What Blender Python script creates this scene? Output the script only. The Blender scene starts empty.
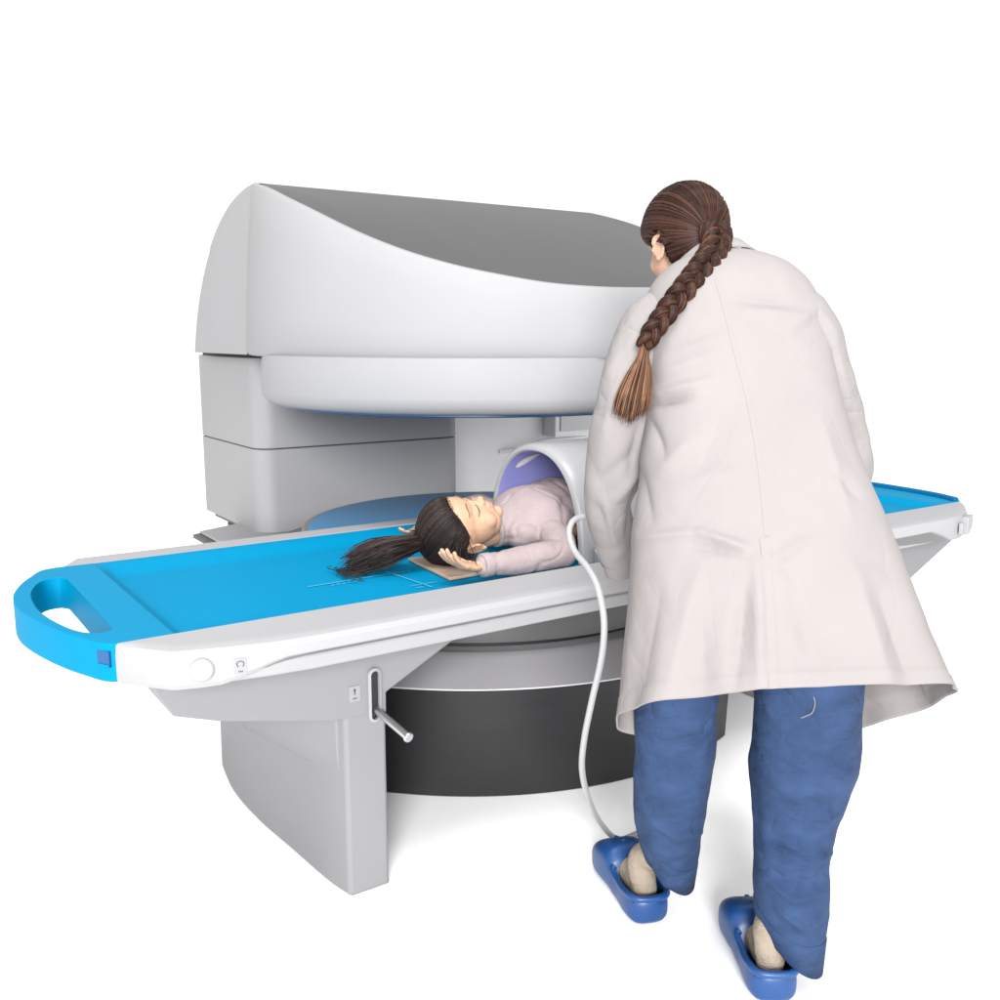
import bpy, bmesh, math, random
import numpy as np
from mathutils import Vector, Matrix, noise
from mathutils.bvhtree import BVHTree
from math import sin, cos, pi, radians, hypot, atan, atan2, sqrt
random.seed(7)
scene = bpy.context.scene
COL = scene.collection

# ------------------------------------------------------------------ camera
FOC, PITCH, HEAD = 971.738, radians(9.6368), radians(55.7938)
CAM = Vector((0, 0, 1.2))
FH = Vector((cos(HEAD), sin(HEAD), 0)); RT = Vector((sin(HEAD), -cos(HEAD), 0)); ZU = Vector((0, 0, 1))
FW = FH * cos(PITCH) - ZU * sin(PITCH); UP = FH * sin(PITCH) + ZU * cos(PITCH)
cd = bpy.data.cameras.new('camera'); cam = bpy.data.objects.new('camera', cd); COL.objects.link(cam)
cd.sensor_width = 36; cd.lens = FOC * 36 / 1000; cd.clip_start = .05; cd.clip_end = 500
M = Matrix.Identity(4)
for i in range(3):
    M[i][0], M[i][1], M[i][2], M[i][3] = RT[i], UP[i], -FW[i], CAM[i]
cam.matrix_world = M
scene.camera = cam

# ------------------------------------------------------------------ light
scene.view_settings.view_transform = 'Standard'; scene.view_settings.look = 'None'
scene.view_settings.exposure = 0; scene.view_settings.gamma = 1
try: scene.view_settings.use_curve_mapping = False
except Exception: pass
wd = bpy.data.worlds.new('World'); scene.world = wd; wd.use_nodes = True
bgn = wd.node_tree.nodes['Background']; bgn.inputs[0].default_value = (1, 1, 1, 1); bgn.inputs[1].default_value = 1.12
def area(name, loc, target, size, power, col=(1, 1, 1)):
    l = bpy.data.lights.new(name, 'AREA'); l.shape = 'DISK'; l.size = size; l.energy = power; l.color = col
    o = bpy.data.objects.new(name, l); COL.objects.link(o); o.location = loc
    o.rotation_euler = (Vector(target) - Vector(loc)).to_track_quat('-Z', 'Y').to_euler()
    return o
area('studio_key_light', (.4, .2, 6.2), (1.6, 2.2, .6), 2.8, 350)
area('studio_front_light', (-4.95, -7.3, 3.7), (1.6, 2.3, .6), 4.0, 2350)
scene.cycles.max_bounces = 8; scene.cycles.diffuse_bounces = 4

# ------------------------------------------------------------------ helpers
def W(px, py, w):                      # a point seen at (px,py) of the photo, w metres deep
    return CAM + (FW + RT * ((px - 500) / FOC) - UP * ((py - 500) / FOC)) * w
def V(*a): return Vector(a)
def cr(xs, ys, x):                     # Catmull-Rom interpolation of a table
    n = len(xs)
    if x <= xs[0]: return ys[0]
    if x >= xs[-1]: return ys[-1]
    i = 0
    while xs[i + 1] < x: i += 1
    def m(k):
        if k == 0: return (ys[1] - ys[0]) / (xs[1] - xs[0])
        if k == n - 1: return (ys[-1] - ys[-2]) / (xs[-1] - xs[-2])
        return (ys[k + 1] - ys[k - 1]) / (xs[k + 1] - xs[k - 1])
    h = xs[i + 1] - xs[i]; t = (x - xs[i]) / h
    return ((2*t**3 - 3*t*t + 1) * ys[i] + (t**3 - 2*t*t + t) * h * m(i) + (-2*t**3 + 3*t*t) * ys[i + 1] + (t**3 - t*t) * h * m(i + 1))
def path(pts, n):                      # smooth resampling of a list of tuples
    k = len(pts); d = [0]
    for i in range(1, k):
        d.append(d[-1] + max(1e-6, sqrt(sum((pts[i][c] - pts[i - 1][c]) ** 2 for c in range(min(3, len(pts[0])))))))
    return [[cr(d, [p[c] for p in pts], d[-1] * j / (n - 1)) for c in range(len(pts[0]))] for j in range(n)]

def mat(name, col, rough=.5, metal=0, var=0, vscale=8, bump=0, bscale=40, spec=.5, sss=0, stretch=None, coat=0, crease=None):
    m = bpy.data.materials.new(name); m.use_nodes = True
    nt = m.node_tree; b = nt.nodes['Principled BSDF']
    b.inputs['Base Color'].default_value = (*col, 1); b.inputs['Roughness'].default_value = rough
    b.inputs['Metallic'].default_value = metal; b.inputs['Specular IOR Level'].default_value = spec
    b.inputs['Coat Weight'].default_value = coat
    if sss:
        b.inputs['Subsurface Weight'].default_value = sss; b.inputs['Subsurface Radius'].default_value = (.01, .004, .002)
        b.inputs['Subsurface Scale'].default_value = .6
    tc = nt.nodes.new('ShaderNodeTexCoord'); mp = nt.nodes.new('ShaderNodeMapping')
    nt.links.new(tc.outputs['Object'], mp.inputs[0])
    if stretch: mp.inputs['Scale'].default_value = stretch
    if var:
        n = nt.nodes.new('ShaderNodeTexNoise'); n.inputs['Scale'].default_value = vscale; n.inputs['Detail'].default_value = 5
        nt.links.new(mp.outputs[0], n.inputs['Vector'])
        r = nt.nodes.new('ShaderNodeValToRGB')
        r.color_ramp.elements[0].position = .3; r.color_ramp.elements[1].position = .7
        r.color_ramp.elements[0].color = (*[c * (1 - var) for c in col], 1)
        r.color_ramp.elements[1].color = (*[min(1, c * (1 + var)) for c in col], 1)
        nt.links.new(n.outputs[0], r.inputs[0]); nt.links.new(r.outputs[0], b.inputs['Base Color'])
    if bump:
        n2 = nt.nodes.new('ShaderNodeTexNoise'); n2.inputs['Scale'].default_value = bscale; n2.inputs['Detail'].default_value = 4
        nt.links.new(mp.outputs[0], n2.inputs['Vector'])
        bp = nt.nodes.new('ShaderNodeBump'); bp.inputs['Strength'].default_value = bump; bp.inputs['Distance'].default_value = .01
        nt.links.new(n2.outputs[0], bp.inputs['Height']); nt.links.new(bp.outputs[0], b.inputs['Normal'])
    if crease:                              # thin cloth creases: ridged noise added to the weave bump
        sc, st, dist = crease
        prev = b.inputs['Normal'].links[0].from_socket if b.inputs['Normal'].links else None
        for k, (f, a) in enumerate(((1, 1), (2.3, .6))):
            w = nt.nodes.new('ShaderNodeTexNoise'); w.inputs['Scale'].default_value = sc * f; w.inputs['Detail'].default_value = 2; w.inputs['Distortion'].default_value = .6
            nt.links.new(mp.outputs[0], w.inputs['Vector'])
            x = nt.nodes.new('ShaderNodeMath'); x.operation = 'SUBTRACT'; x.inputs[1].default_value = .5; nt.links.new(w.outputs[0], x.inputs[0])
            y = nt.nodes.new('ShaderNodeMath'); y.operation = 'ABSOLUTE'; nt.links.new(x.outputs[0], y.inputs[0])
            z = nt.nodes.new('ShaderNodeMath'); z.operation = 'POWER'; z.inputs[1].default_value = .6; nt.links.new(y.outputs[0], z.inputs[0])
            bb = nt.nodes.new('ShaderNodeBump'); bb.inputs['Strength'].default_value = st * a; bb.inputs['Distance'].default_value = dist / f
            nt.links.new(z.outputs[0], bb.inputs['Height'])
            if prev: nt.links.new(prev, bb.inputs['Normal'])
            prev = bb.outputs[0]
        nt.links.new(prev, b.inputs['Normal'])
    return m

MT = dict(
    floor=mat('studio_floor', (.985, .985, .985), .9, spec=.1, var=.01, vscale=.5),
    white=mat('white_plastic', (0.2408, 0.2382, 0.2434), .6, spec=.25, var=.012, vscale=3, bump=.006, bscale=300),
    rail=mat('rail_white_lit', (.265, .262, .268), .6, spec=.25, var=.012, vscale=3),  # lit copy of the white plastic: missing top light put into the colour
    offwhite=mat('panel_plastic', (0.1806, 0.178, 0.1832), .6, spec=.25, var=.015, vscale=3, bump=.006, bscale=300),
    greytop=mat('grey_cover', (.038, .037, .038), .5, var=.03, vscale=2, bump=.01, bscale=400),
    backgrey=mat('grey_panel', (.64, .64, .65), .5, var=.02, vscale=3),
    ring=mat('silver_ring', (0.43, 0.4214, 0.4343), .35, var=.02, vscale=3),
    drum=mat('graphite_metal', (0.0129, 0.01187, 0.0129), .42, var=.08, vscale=5, stretch=(1, 1, 6), spec=.35),
    pole=mat('dark_grey_cover', (.075, .072, .075), .45, var=.05, vscale=5),
    black=mat('black_gap', (.008, .008, .009), .6),
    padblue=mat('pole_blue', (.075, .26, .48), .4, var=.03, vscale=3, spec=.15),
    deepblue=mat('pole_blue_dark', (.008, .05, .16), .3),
    blue=mat('mattress_blue', (.0, .172, .322), .65, var=.02, vscale=6, bump=.02, bscale=500, spec=.04),
    bluetop=mat('handle_blue', (.0, .17, .315), .55, var=.02, vscale=6, spec=.04),
    bluemid=mat('lip_blue', (.0, .09, .21), .5, spec=.1),
    bluedark=mat('recess_shade_blue', (.0, .055, .17), .5),  # darker blue: shade of a recess put into the colour
    line=mat('mark_line', (.07, .30, .46), .6),
    steel=mat('brushed_steel', (.55, .55, .56), .28, metal=1, bump=.02, bscale=300),
    label=mat('label_grey', (0.215, 0.215, 0.2236), .5), ink=mat('label_ink', (.03, .03, .03), .6),
    coil=mat('coil_white', (0.258, 0.2546, 0.2632), .35, var=.01), purple=mat('coil_lilac', (0.2064, 0.2064, 0.4644), .35, var=.05, vscale=9),
    slot=mat('coil_slot', (.62, .62, .60), .5),
    board=mat('tan_board', (0.2924, 0.2107, 0.1548), .6, var=.08, vscale=20, stretch=(1, 8, 1)),
    cable=mat('white_cable', (0.258, 0.2554, 0.2623), .4),
    coat=mat('lab_coat_cloth', (.219, .202, .198), .88, var=.03, vscale=6, bump=.05, bscale=700, spec=.12, crease=(5, .22, .02)),
    cuff=mat('lab_coat_cuff', (.216, .201, .199), .85, var=.03, vscale=7, bump=.05, bscale=500, spec=.12, crease=(8, .35, .02)),
    denim=mat('blue_trouser_cloth', (0.02236, 0.043, 0.0989), .85, var=.22, vscale=14, bump=.18, bscale=120, spec=.15, stretch=(1, 1, 1.6), crease=(6, .42, .03)),
    clog=mat('clog_rubber', (0.00258, 0.04042, 0.1505), .42, var=.05, vscale=10, bump=.02, bscale=200),
    sock=mat('beige_sock', (0.2408, 0.2021, 0.1591), .9, var=.05, vscale=20, bump=.15, bscale=150, spec=.1, crease=(16, .45, .012), stretch=(1, 1, 2)),
    skin=mat('adult_skin', (0.3956, 0.2322, 0.1634), .5, var=.05, vscale=10, sss=.12, bump=.02, bscale=300, spec=.35),
    kid=mat('child_skin', (0.3956, 0.2451, 0.1591), .5, var=.11, vscale=11, sss=.15, bump=.015, bscale=400, spec=.35),
    lips=mat('lip_skin', (0.387, 0.2064, 0.1548), .4, spec=.4), brow=mat('brow_hair', (.16, .085, .05), .7),
    lash=mat('lash_hair', (.07, .035, .025), .7),
    khair=mat('black_hair', (.012, .0075, .0065), .5, var=.3, vscale=30, spec=.22),
    khair2=mat('black_hair_sheen', (.034, .020, .015), .45, spec=.3),
    hair=mat('brown_hair', (.022, .0088, .0062), .48, var=.35, vscale=40, spec=.14),
    hair2=mat('brown_hair_light', (.060, .025, .0135), .48, spec=.16),
    hair3=mat('brown_hair_tip', (.125, .058, .028), .5, var=.25, vscale=60, spec=.35),
    shirt=mat('dusty_pink_jersey', (0.2709, 0.2193, 0.2219), .9, var=.05, vscale=25, bump=.12, bscale=90, spec=.1, crease=(14, .3, .012)),
)

def obj(name, bm, m, parent=None, sharp=40, bevel=0, seg=2, solid=0, smooth=True):
    me = bpy.data.meshes.new(name)
    bmesh.ops.recalc_face_normals(bm, faces=bm.faces[:])
    bm.to_mesh(me); bm.free()
    for mm in (m if isinstance(m, (list, tuple)) else [m]): me.materials.append(MT[mm] if isinstance(mm, str) else mm)
    if smooth:
        for p in me.polygons: p.use_smooth = True
        if sharp: me.set_sharp_from_angle(angle=radians(sharp))
    o = bpy.data.objects.new(name, me); COL.objects.link(o)
    if parent: o.parent = parent
    if solid:
        s = o.modifiers.new('solid', 'SOLIDIFY'); s.thickness = solid; s.offset = 0
    if bevel:
        b = o.modifiers.new('bevel', 'BEVEL'); b.width = bevel; b.segments = seg; b.limit_method = 'ANGLE'; b.angle_limit = radians(32)
        b.harden_normals = False
    return o
def thing(name, label, cat, loc=(0, 0, 0), group=None):
    o = bpy.data.objects.new(name, None); COL.objects.link(o); o.empty_display_size = .1
    o['label'] = label; o['category'] = cat
    if group: o['group'] = group
    o.location = (0, 0, 0)
    return o
def loft(bm, rings, close=True, cap0=True, cap1=True, mi=0):
    vs = [[bm.verts.new(p) for p in r] for r in rings]
    n = len(rings[0])
    for i in range(len(vs) - 1):
        for j in range(n if close else n - 1):
            k = (j + 1) % n
            f = bm.faces.new((vs[i][j], vs[i][k], vs[i + 1][k], vs[i + 1][j])); f.material_index = mi
    if cap0: bm.faces.new(vs[0][::-1]).material_index = mi
    if cap1: bm.faces.new(vs[-1]).material_index = mi
    return vs
def prism(bm, pts, z0, z1, axis='z', mi=0):
    def at(p, t):
        if axis == 'z': return V(p[0], p[1], t)
        if axis == 'y': return V(p[0], t, p[1])
        return V(t, p[0], p[1])
    loft(bm, [[at(p, z0) for p in pts], [at(p, z1) for p in pts]], mi=mi)
def box(bm, x0, x1, y0, y1, z0, z1, mi=0): prism(bm, [(x0, y0), (x1, y0), (x1, y1), (x0, y1)], z0, z1, mi=mi)
def tube(bm, pts, rad, n=10, mi=0, cap=True, flat=None):
    pts = [Vector(p[:3]) for p in pts]; k = len(pts)
    rings = []; prev = None
    for i in range(k):
        t = (pts[min(i + 1, k - 1)] - pts[max(i - 1, 0)]).normalized()
        a = prev if prev is not None else (ZU if abs(t.z) < .9 else V(1, 0, 0))
        u = (a - t * a.dot(t)).normalized(); v = t.cross(u); prev = u
        r = rad[i] if isinstance(rad, (list, tuple)) else rad
        rings.append([pts[i] + (u * cos(2*pi*j/n) + v * sin(2*pi*j/n)) * r for j in range(n)])
    loft(bm, rings, True, cap, cap, mi)
def ellipsoid(bm, c, r, mtx=None, nu=24, nv=16):
    c = Vector(c)
    rings = []
    for i in range(1, nv):
        th = pi * i / nv
        rings.append([V(r[0]*sin(th)*cos(2*pi*j/nu), r[1]*sin(th)*sin(2*pi*j/nu), r[2]*cos(th)) + c for j in range(nu)])
    if mtx is not None: rings = [[mtx @ p for p in q] for q in rings]
    loft(bm, rings)
def rrect(x0, x1, y0, y1, r, n=6):
    out = []
    for cx, cy, a in ((x1 - r, y0 + r, -90), (x1 - r, y1 - r, 0), (x0 + r, y1 - r, 90), (x0 + r, y0 + r, 180)):
        for i in range(n + 1):
            t = radians(a + 90 * i / n); out.append((cx + r * cos(t), cy + r * sin(t)))
    return out
def disc(bm, c, prof, n=128, mi=0):                     # lathe round a vertical axis: prof = (r, z)
    loft(bm, [[V(c[0] + r * cos(2*pi*j/n), c[1] + r * sin(2*pi*j/n), z) for j in range(n)] for r, z in prof], mi=mi)

# ------------------------------------------------------------------ floor
bm = bmesh.new(); S = 120
bm.faces.new([bm.verts.new(p) for p in ((-S, -S, 0), (S, -S, 0), (S, S, 0), (-S, S, 0))])
fl = obj('floor', bm, 'floor'); fl['kind'] = 'structure'

# ------------------------------------------------------------------ scanner
mri = thing('mri_scanner', 'large white open scanner with grey sloping top and two round poles behind the table', 'scanner')
PC = (1.80, 2.79); PD = (1.84, 2.77)
def dplan(R, xl, xr, yb, shrink=0):
    pts = []
    a0 = math.acos(max(-1, (xl - PC[0]) / R)); a1 = math.acos((xr - PC[0]) / R)
    n = 60
    for i in range(n + 1):
        a = -a0 + (a0 - a1) * i / n
        pts.append((PC[0] + R * cos(a), PC[1] + R * sin(a)))
    pts += [(xr, 3.2), (xr, yb), (1.3, yb), (1.3, 3.35)]
    return pts
bm = bmesh.new()
loft(bm, [[V(x, y, z) for x, y in dplan(R, 1.0, 2.13, 3.9)] for R, z in ((.925, 0), (.93, .004), (.945, .298))])
obj('base_drum', bm, 'drum', mri, sharp=30)
bm = bmesh.new()
loft(bm, [[V(x, y, z) for x, y in dplan(R, 1.06 if R < .9 else 1.0, 2.13, 3.88)] for R, z in ((.945, .3), (.95, .302), (.95, .306), (.80, .338), (.775, .343), (.76, .343), (.755, .338))])
obj('sloped_ring', bm, 'ring', mri, sharp=30)
bm = bmesh.new(); disc(bm, PC, [(.70, .30), (.70, .36)]); obj('pole_gap_shade', bm, 'black', mri)  # black disc: shade between ring and pole put into its colour
bm = bmesh.new(); disc(bm, PC, [(.73, .357), (.742, .362), (.742, .47), (.735, .48), (.60, .535), (.59, .542), (.55, .542)])
obj('lower_pole', bm, 'pole', mri, sharp=35)
bm = bmesh.new(); disc(bm, PD, [(.640, .543), (.643, .546), (.643, .556), (.638, .560), (.622, .560)]); obj('pole_rim', bm, 'white', mri)
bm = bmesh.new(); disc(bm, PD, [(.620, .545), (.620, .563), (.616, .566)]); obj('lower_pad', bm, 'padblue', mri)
# column
ca = rrect(1.247, 2.12, 3.4, 4.10, .07, 8)
bm = bmesh.new(); prism(bm, ca, .47, .7845); obj('column_lower', bm, 'white', mri, bevel=.004)
bm = bmesh.new(); prism(bm, ca, .788, 1.119); obj('column_upper', bm, 'white', mri, bevel=.004)
bm = bmesh.new(); prism(bm, rrect(1.26, 2.10, 3.42, 4.08, .06, 6), .5, 1.14); obj('column_core', bm, 'black', mri)
bm = bmesh.new(); prism(bm, [(1.075, 3.3), (2.3, 3.3), (2.3, 4.0), (1.26, 4.0), (1.26, 3.66), (1.075, 3.585)], .468, .476); obj('foot_cover', bm, 'white', mri, bevel=.003)
bm = bmesh.new()
loft(bm, [[V(x, y, z) for x, y in ((1.055 + d, 3.28 + d), (2.3, 3.28 + d), (2.3, 4.0), (1.27 + d, 4.0), (1.27 + d, 3.68 - d), (1.055 + d, 3.60 - d))] for d, z in ((.05, .43), (.0, .45), (.0, .462), (.012, .467))])
obj('foot_plate', bm, 'greytop', mri)
bm = bmesh.new(); prism(bm, rrect(1.3, 2.3, 3.45, 3.98, .05, 4), 0, .43); obj('yoke', bm, 'drum', mri, bevel=.006)
# back panel and the two little boxes on it
bm = bmesh.new(); box(bm, 2.13, 3.28, 3.86, 3.99, .3, 1.13); bp_ = obj('back_panel', bm, 'backgrey', mri, bevel=.004)
bm = bmesh.new(); box(bm, 2.88, 3.22, 3.76, 3.862, .705, .85); obj('control_box', bm, 'backgrey', mri, bevel=.008)
bm = bmesh.new(); box(bm, 2.91, 3.19, 3.753, 3.7605, .735, .83); obj('box_door', bm, 'ring', bpy.data.objects['control_box'], bevel=.002)
bm = bmesh.new(); tube(bm, path([(2.62, 3.862, .645), (2.72, 3.83, .655), (2.85, 3.81, .688), (3.0, 3.80, .690), (3.15, 3.81, .70)], 24), .011); obj('loose_hose', bm, 'backgrey', mri)
# upper housing
CX, CY, CR_ = 1.97, 2.92, .868
ZT = ([154, 165, 177, 187.7, 196, 208.7, 218.5, 227.8, 236.6, 245.3, 255.2, 263.3, 275], [1.708, 1.682, 1.646, 1.597, 1.553, 1.478, 1.426, 1.387, 1.36, 1.34, 1.331, 1.331, 1.335])
front = []
for i in range(91):
    a = 154 + 116 * i / 90; t = radians(a)
    front.append((CX + CR_ * cos(t), CY + CR_ * sin(t), cr(ZT[0], ZT[1], a)))
rp = path([(1.80, 2.069, 1.331), (1.97, 2.052, 1.334), (2.3, 2.10, 1.345), (2.6, 2.4, 1.41), (2.85, 2.85, 1.53), (2.98, 3.3, 1.645)], 90)
front += [tuple(p) for p in rp if p[0] > 1.985]
NF = len(front)
def draft(p):
    return V(p[0] + .042 * max(0, (p[2] - ZB) / .575) * max(0, min(1, (2.0 - p[0]) / .8)), p[1], p[2])
ZB = 1.133
def inward(k):
    a = Vector(front[max(0, k - 1)][:2]); b = Vector(front[min(NF - 1, k + 1)][:2]); t = (b - a).normalized()
    return Vector((-t.y, t.x))
def wallring(off, zf):
    out = []
    for k, p in enumerate(front):
        n = inward(k); out.append(draft(V(p[0] + n.x * off, p[1] + n.y * off, zf(p[2]))))
    return out
bm = bmesh.new()
ZB = 1.133
strips = [wallring(.05, lambda z: ZB), wallring(.015, lambda z: ZB), wallring(.005, lambda z: ZB + .004), wallring(0, lambda z: ZB + .014)]
for f in (.25, .5, .75): strips.append(wallring(-.006 * sin(pi * f), lambda z, f=f: ZB + .014 + (z - .014 - ZB - .014) * f))
strips += [wallring(0, lambda z: z - .014), wallring(.004, lambda z: z - .004), wallring(.014, lambda z: z), wallring(.022, lambda z: z - .001), wallring(.024, lambda z: z - .02)]
loft(bm, strips, False, False, False)
# left flank, back shell
XL, YR, YB = 1.19, 3.3, 3.9
def ridge(x):
    return 1.708 if x < 2.7 else 1.708 - .063 * ((x - 2.7) / .28) ** 1.6
def backprof(x, n=24):
    h = ridge(x) - ZB
    return [V(x, YR + (YB - YR) * sin(pi/2*i/n), ZB + h * cos(pi/2*i/n)) for i in range(n + 1)]
xs = [XL + .006, XL + .03] + [XL + (2.98 - XL) * i / 30 for i in range(1, 30)] + [2.97]
prof = backprof(XL)
shell = [[p + V(0, -.012 if False else 0, -.012) if i < 20 else p + V(0, -.01, 0) for i, p in enumerate(prof)]] + [backprof(x) for x in xs]
shell[0] = [V(XL - .004, p.y - (.012 if i > 12 else 0), max(ZB, p.z - .010)) for i, p in enumerate(backprof(XL))]
shell = [[draft(p) for p in r] for r in shell]
loft(bm, shell, False, False, False)
bm.faces.new([bm.verts.new(p) for p in shell[0]] + [bm.verts.new((XL - .004, YR, ZB))])
e = backprof(2.97); bm.faces.new([bm.verts.new(p) for p in e] + [bm.verts.new((2.97, YR, ZB))])
und = wallring(.012, lambda z: ZB + .002)
bm.faces.new([bm.verts.new(p) for p in und] + [bm.verts.new(p) for p in ((2.97, YB, ZB + .002), (XL, YB, ZB + .002))])
hs = obj('upper_housing', bm, 'white', mri, sharp=38)
bm = bmesh.new()
rows = []
for t in range(13):
    f = t / 12; row = []
    for k, p in enumerate(front):
        n = inward(k); s = k / (NF - 1)
        a = V(p[0] + n.x * .023, p[1] + n.y * .023, p[2] - .006)
        xq = XL + .02 + (2.97 - XL - .02) * (0 if p[0] < XL else min(1, (p[0] - XL) / (2.98 - XL)))
        q = V(xq, YR + .004, ridge(xq) + .0015)
        if k < 30: q = V(XL + .02 + .06 * max(0, (k - 8)) / 22 if p[0] < XL else max(xq, XL + .08), YR, 1.706)
        c = a.lerp(q, f); c.z += .03 * sin(pi * f) * min(1, (q - a).length / .8) * min(1, k / 45)
        row.append(draft(c))
    rows.append(row)
loft(bm, rows, False, False, False)
obj('top_cover', bm, 'greytop', hs, sharp=60)
bm = bmesh.new()
disc(bm, PC, [(.69, 1.140), (.705, 1.138), (.709, 1.10), (.712, 1.03), (.707, 1.008), (.693, .992), (.672, .984), (.648, .982), (.64, .984)])
obj('upper_pole', bm, 'white', mri, sharp=50)
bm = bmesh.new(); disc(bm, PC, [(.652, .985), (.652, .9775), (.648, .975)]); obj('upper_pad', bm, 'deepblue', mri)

# ------------------------------------------------------------------ table
tbl = thing('patient_table', 'long patient table with blue mattress, white rails and blue loop handle at one end', 'medical table')
ZT_ = .65
# mattress tray
bm = bmesh.new()
NX, NY = 60, 28
def trayz(x, y):
    v = (y - 1.787) / (2.474 - 1.787)
    d = .019
    e = min(1, max(0, (x - .478) / .03)) * min(1, max(0, (2.975 - x) / .02))
    fr = min(1, max(0, v / .035)); bk = min(1, max(0, (1 - v) / .16))
    bk = bk * bk * (3 - 2 * bk)
    return ZT_ - .001 - d * e * fr * bk
grid = []
xs = [.47 + .05 * i / 8 for i in range(9)] + [.52 + (2.94 - .52) * i / 40 for i in range(1, 41)] + [2.94 + .05 * i / 8 for i in range(1, 9)]
ys = [1.787 + (2.474 - 1.787) * i / 40 for i in range(41)]
loft(bm, [[V(x, y, trayz(x, y)) for y in ys] for x in xs], False, False, False)
loft(bm, [[V(x, y, .585) for y in (ys[0], ys[-1])] for x in (xs[0], xs[-1])], False, False, False)
matt = obj('mattress', bm, 'blue', tbl, sharp=60)
bm = bmesh.new()
def strip(a, b, w, z=.6325):
    a, b = Vector(a), Vector(b); t = (b - a).normalized(); n = V(-t.y, t.x, 0) * w / 2
    bm.faces.new([bm.verts.new((p.x, p.y, z)) for p in (a + n, a - n, b - n, b + n)])
strip((.85, 2.032, 0), (1.12, 2.036, 0), .004); strip((1.066, 2.06, 0), (1.083, 1.87, 0), .004)
strip((1.045, 1.905, 0), (1.12, 1.905, 0), .003); strip((1.05, 1.885, 0), (1.07, 1.885, 0), .003)
for k in range(5): strip((.90 + .014 * k, 2.014, 0), (.907 + .014 * k, 2.015 + .003 * (k % 2), 0), .004)
obj('centre_marks', bm, 'line', matt, smooth=False)
# loop handle
outer = path([(.48, 1.787), (.37, 1.789), (.330, 1.86), (.299, 1.95), (.274, 2.06), (.264, 2.15), (.271, 2.25), (.296, 2.34), (.328, 2.41), (.372, 2.474), (.48, 2.474)], 72)
hole = path([(.392, 1.885), (.366, 1.872), (.338, 1.90), (.316, 1.97), (.300, 2.07), (.298, 2.16), (.306, 2.25), (.328, 2.325), (.352, 2.362), (.382, 2.368), (.396, 2.345)], 50) + [[.396, 2.25], [.395, 2.1], [.394, 1.98]]
def holed(bm, outer, hole, z0, z1):
    es = []; loops = []
    for lp in (outer, hole):
        vs = [bm.verts.new((p[0], p[1], z1)) for p in lp]; loops.append(vs)
        es += [bm.edges.new((vs[i], vs[(i + 1) % len(vs)])) for i in range(len(vs))]
    g = bmesh.ops.triangle_fill(bm, use_beauty=True, edges=es)
    fs = [f for f in g['geom'] if isinstance(f, bmesh.types.BMFace)]
    ex = bmesh.ops.extrude_face_region(bm, geom=fs)
    bmesh.ops.translate(bm, vec=(0, 0, z0 - z1), verts=[v for v in ex['geom'] if isinstance(v, bmesh.types.BMVert)])
bm = bmesh.new(); holed(bm, outer, hole, .577, ZT_)
eh = obj('end_handle', bm, 'bluetop', tbl, bevel=.011, seg=4, sharp=55)
nu = (V(.330, 1.86, 0) - V(.37, 1.789, 0)).normalized(); nn_ = V(-nu.y, nu.x, 0) * -1
if nn_.x > 0: nn_ = -nn_
def flush(name, t0, t1, z0, z1, m, d):
    bm = bmesh.new(); a = V(.3665, 1.794, 0)
    q = [a + nu * t0, a + nu * t1]
    loft(bm, [[V(p.x, p.y, z) + nn_ * k for p, z in ((q[0], z0), (q[1], z0), (q[1], z1), (q[0], z1))] for k in (-.004, d)])
    return obj(name, bm, m, eh)
nb = flush('notch_shade', -.002, .028, .606, .636, 'bluedark', .0065); flush('notch_ledge', -.001, .027, .6065, .6105, 'bluetop', .008)  # dark plate stands for a shaded recess; the handle has no hollow
# far end panel
bm = bmesh.new()
prism(bm, path([(2.985, 1.787), (3.09, 1.789), (3.13, 1.90), (3.155, 2.06), (3.16, 2.2), (3.135, 2.35), (3.09, 2.474), (2.985, 2.474)], 40), .577, ZT_)
ep = obj('end_panel', bm, 'bluetop', tbl, bevel=.008, seg=3)
bm = bmesh.new(); prof = path([(3.075, 1.80), (3.112, 1.90), (3.135, 2.06), (3.14, 2.2), (3.118, 2.35), (3.075, 2.46)], 30)
tube(bm, [V(p[0], p[1], .652) for p in prof], .012, 8); obj('raised_lip', bm, 'bluemid', ep)
# rails
RP = [(.372, 1.784), (.374, 1.776), (.405, 1.734), (.438, 1.690), (.446, 1.684), (.49, 1.670), (.52, 1.661), (.55, 1.652), (.58, 1.645), (.61, 1.639), (.64, 1.635), (.70, 1.632), (1.2, 1.632), (2.0, 1.632), (2.68, 1.632), (2.75, 1.632), (2.80, 1.636), (2.86, 1.645), (2.95, 1.68), (3.03, 1.735), (3.075, 1.772), (3.078, 1.784)]
def railring(z, inset):
    out = []
    for x, y in RP:
        f = (1.784 - y) / .152
        e = 1 - min(1, max(0, (x - .50) / .16)) if x < 1.5 else min(1, max(0, (x - 2.70) / .10)); e = e * e * (3 - 2 * e)
        zz = z - .0405 * e if z < .6185 else z - .034 * e if z < .6205 else z - .012 * e if z < .64 else z
        out.append(V(x + (inset if x < 1 else -inset if x > 2.5 else 0) * (1 if y < 1.78 else 0.3), min(1.784, y + inset * min(1, f * 1.6)), zz))
    return out
bm = bmesh.new()
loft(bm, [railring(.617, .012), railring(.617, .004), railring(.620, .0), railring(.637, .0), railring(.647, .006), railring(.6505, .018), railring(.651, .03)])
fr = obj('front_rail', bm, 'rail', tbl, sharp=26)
bm = bmesh.new(); box(bm, .64, 2.76, 1.662, 1.784, .585, .6165); obj('rail_groove', bm, 'ring', fr)
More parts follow.
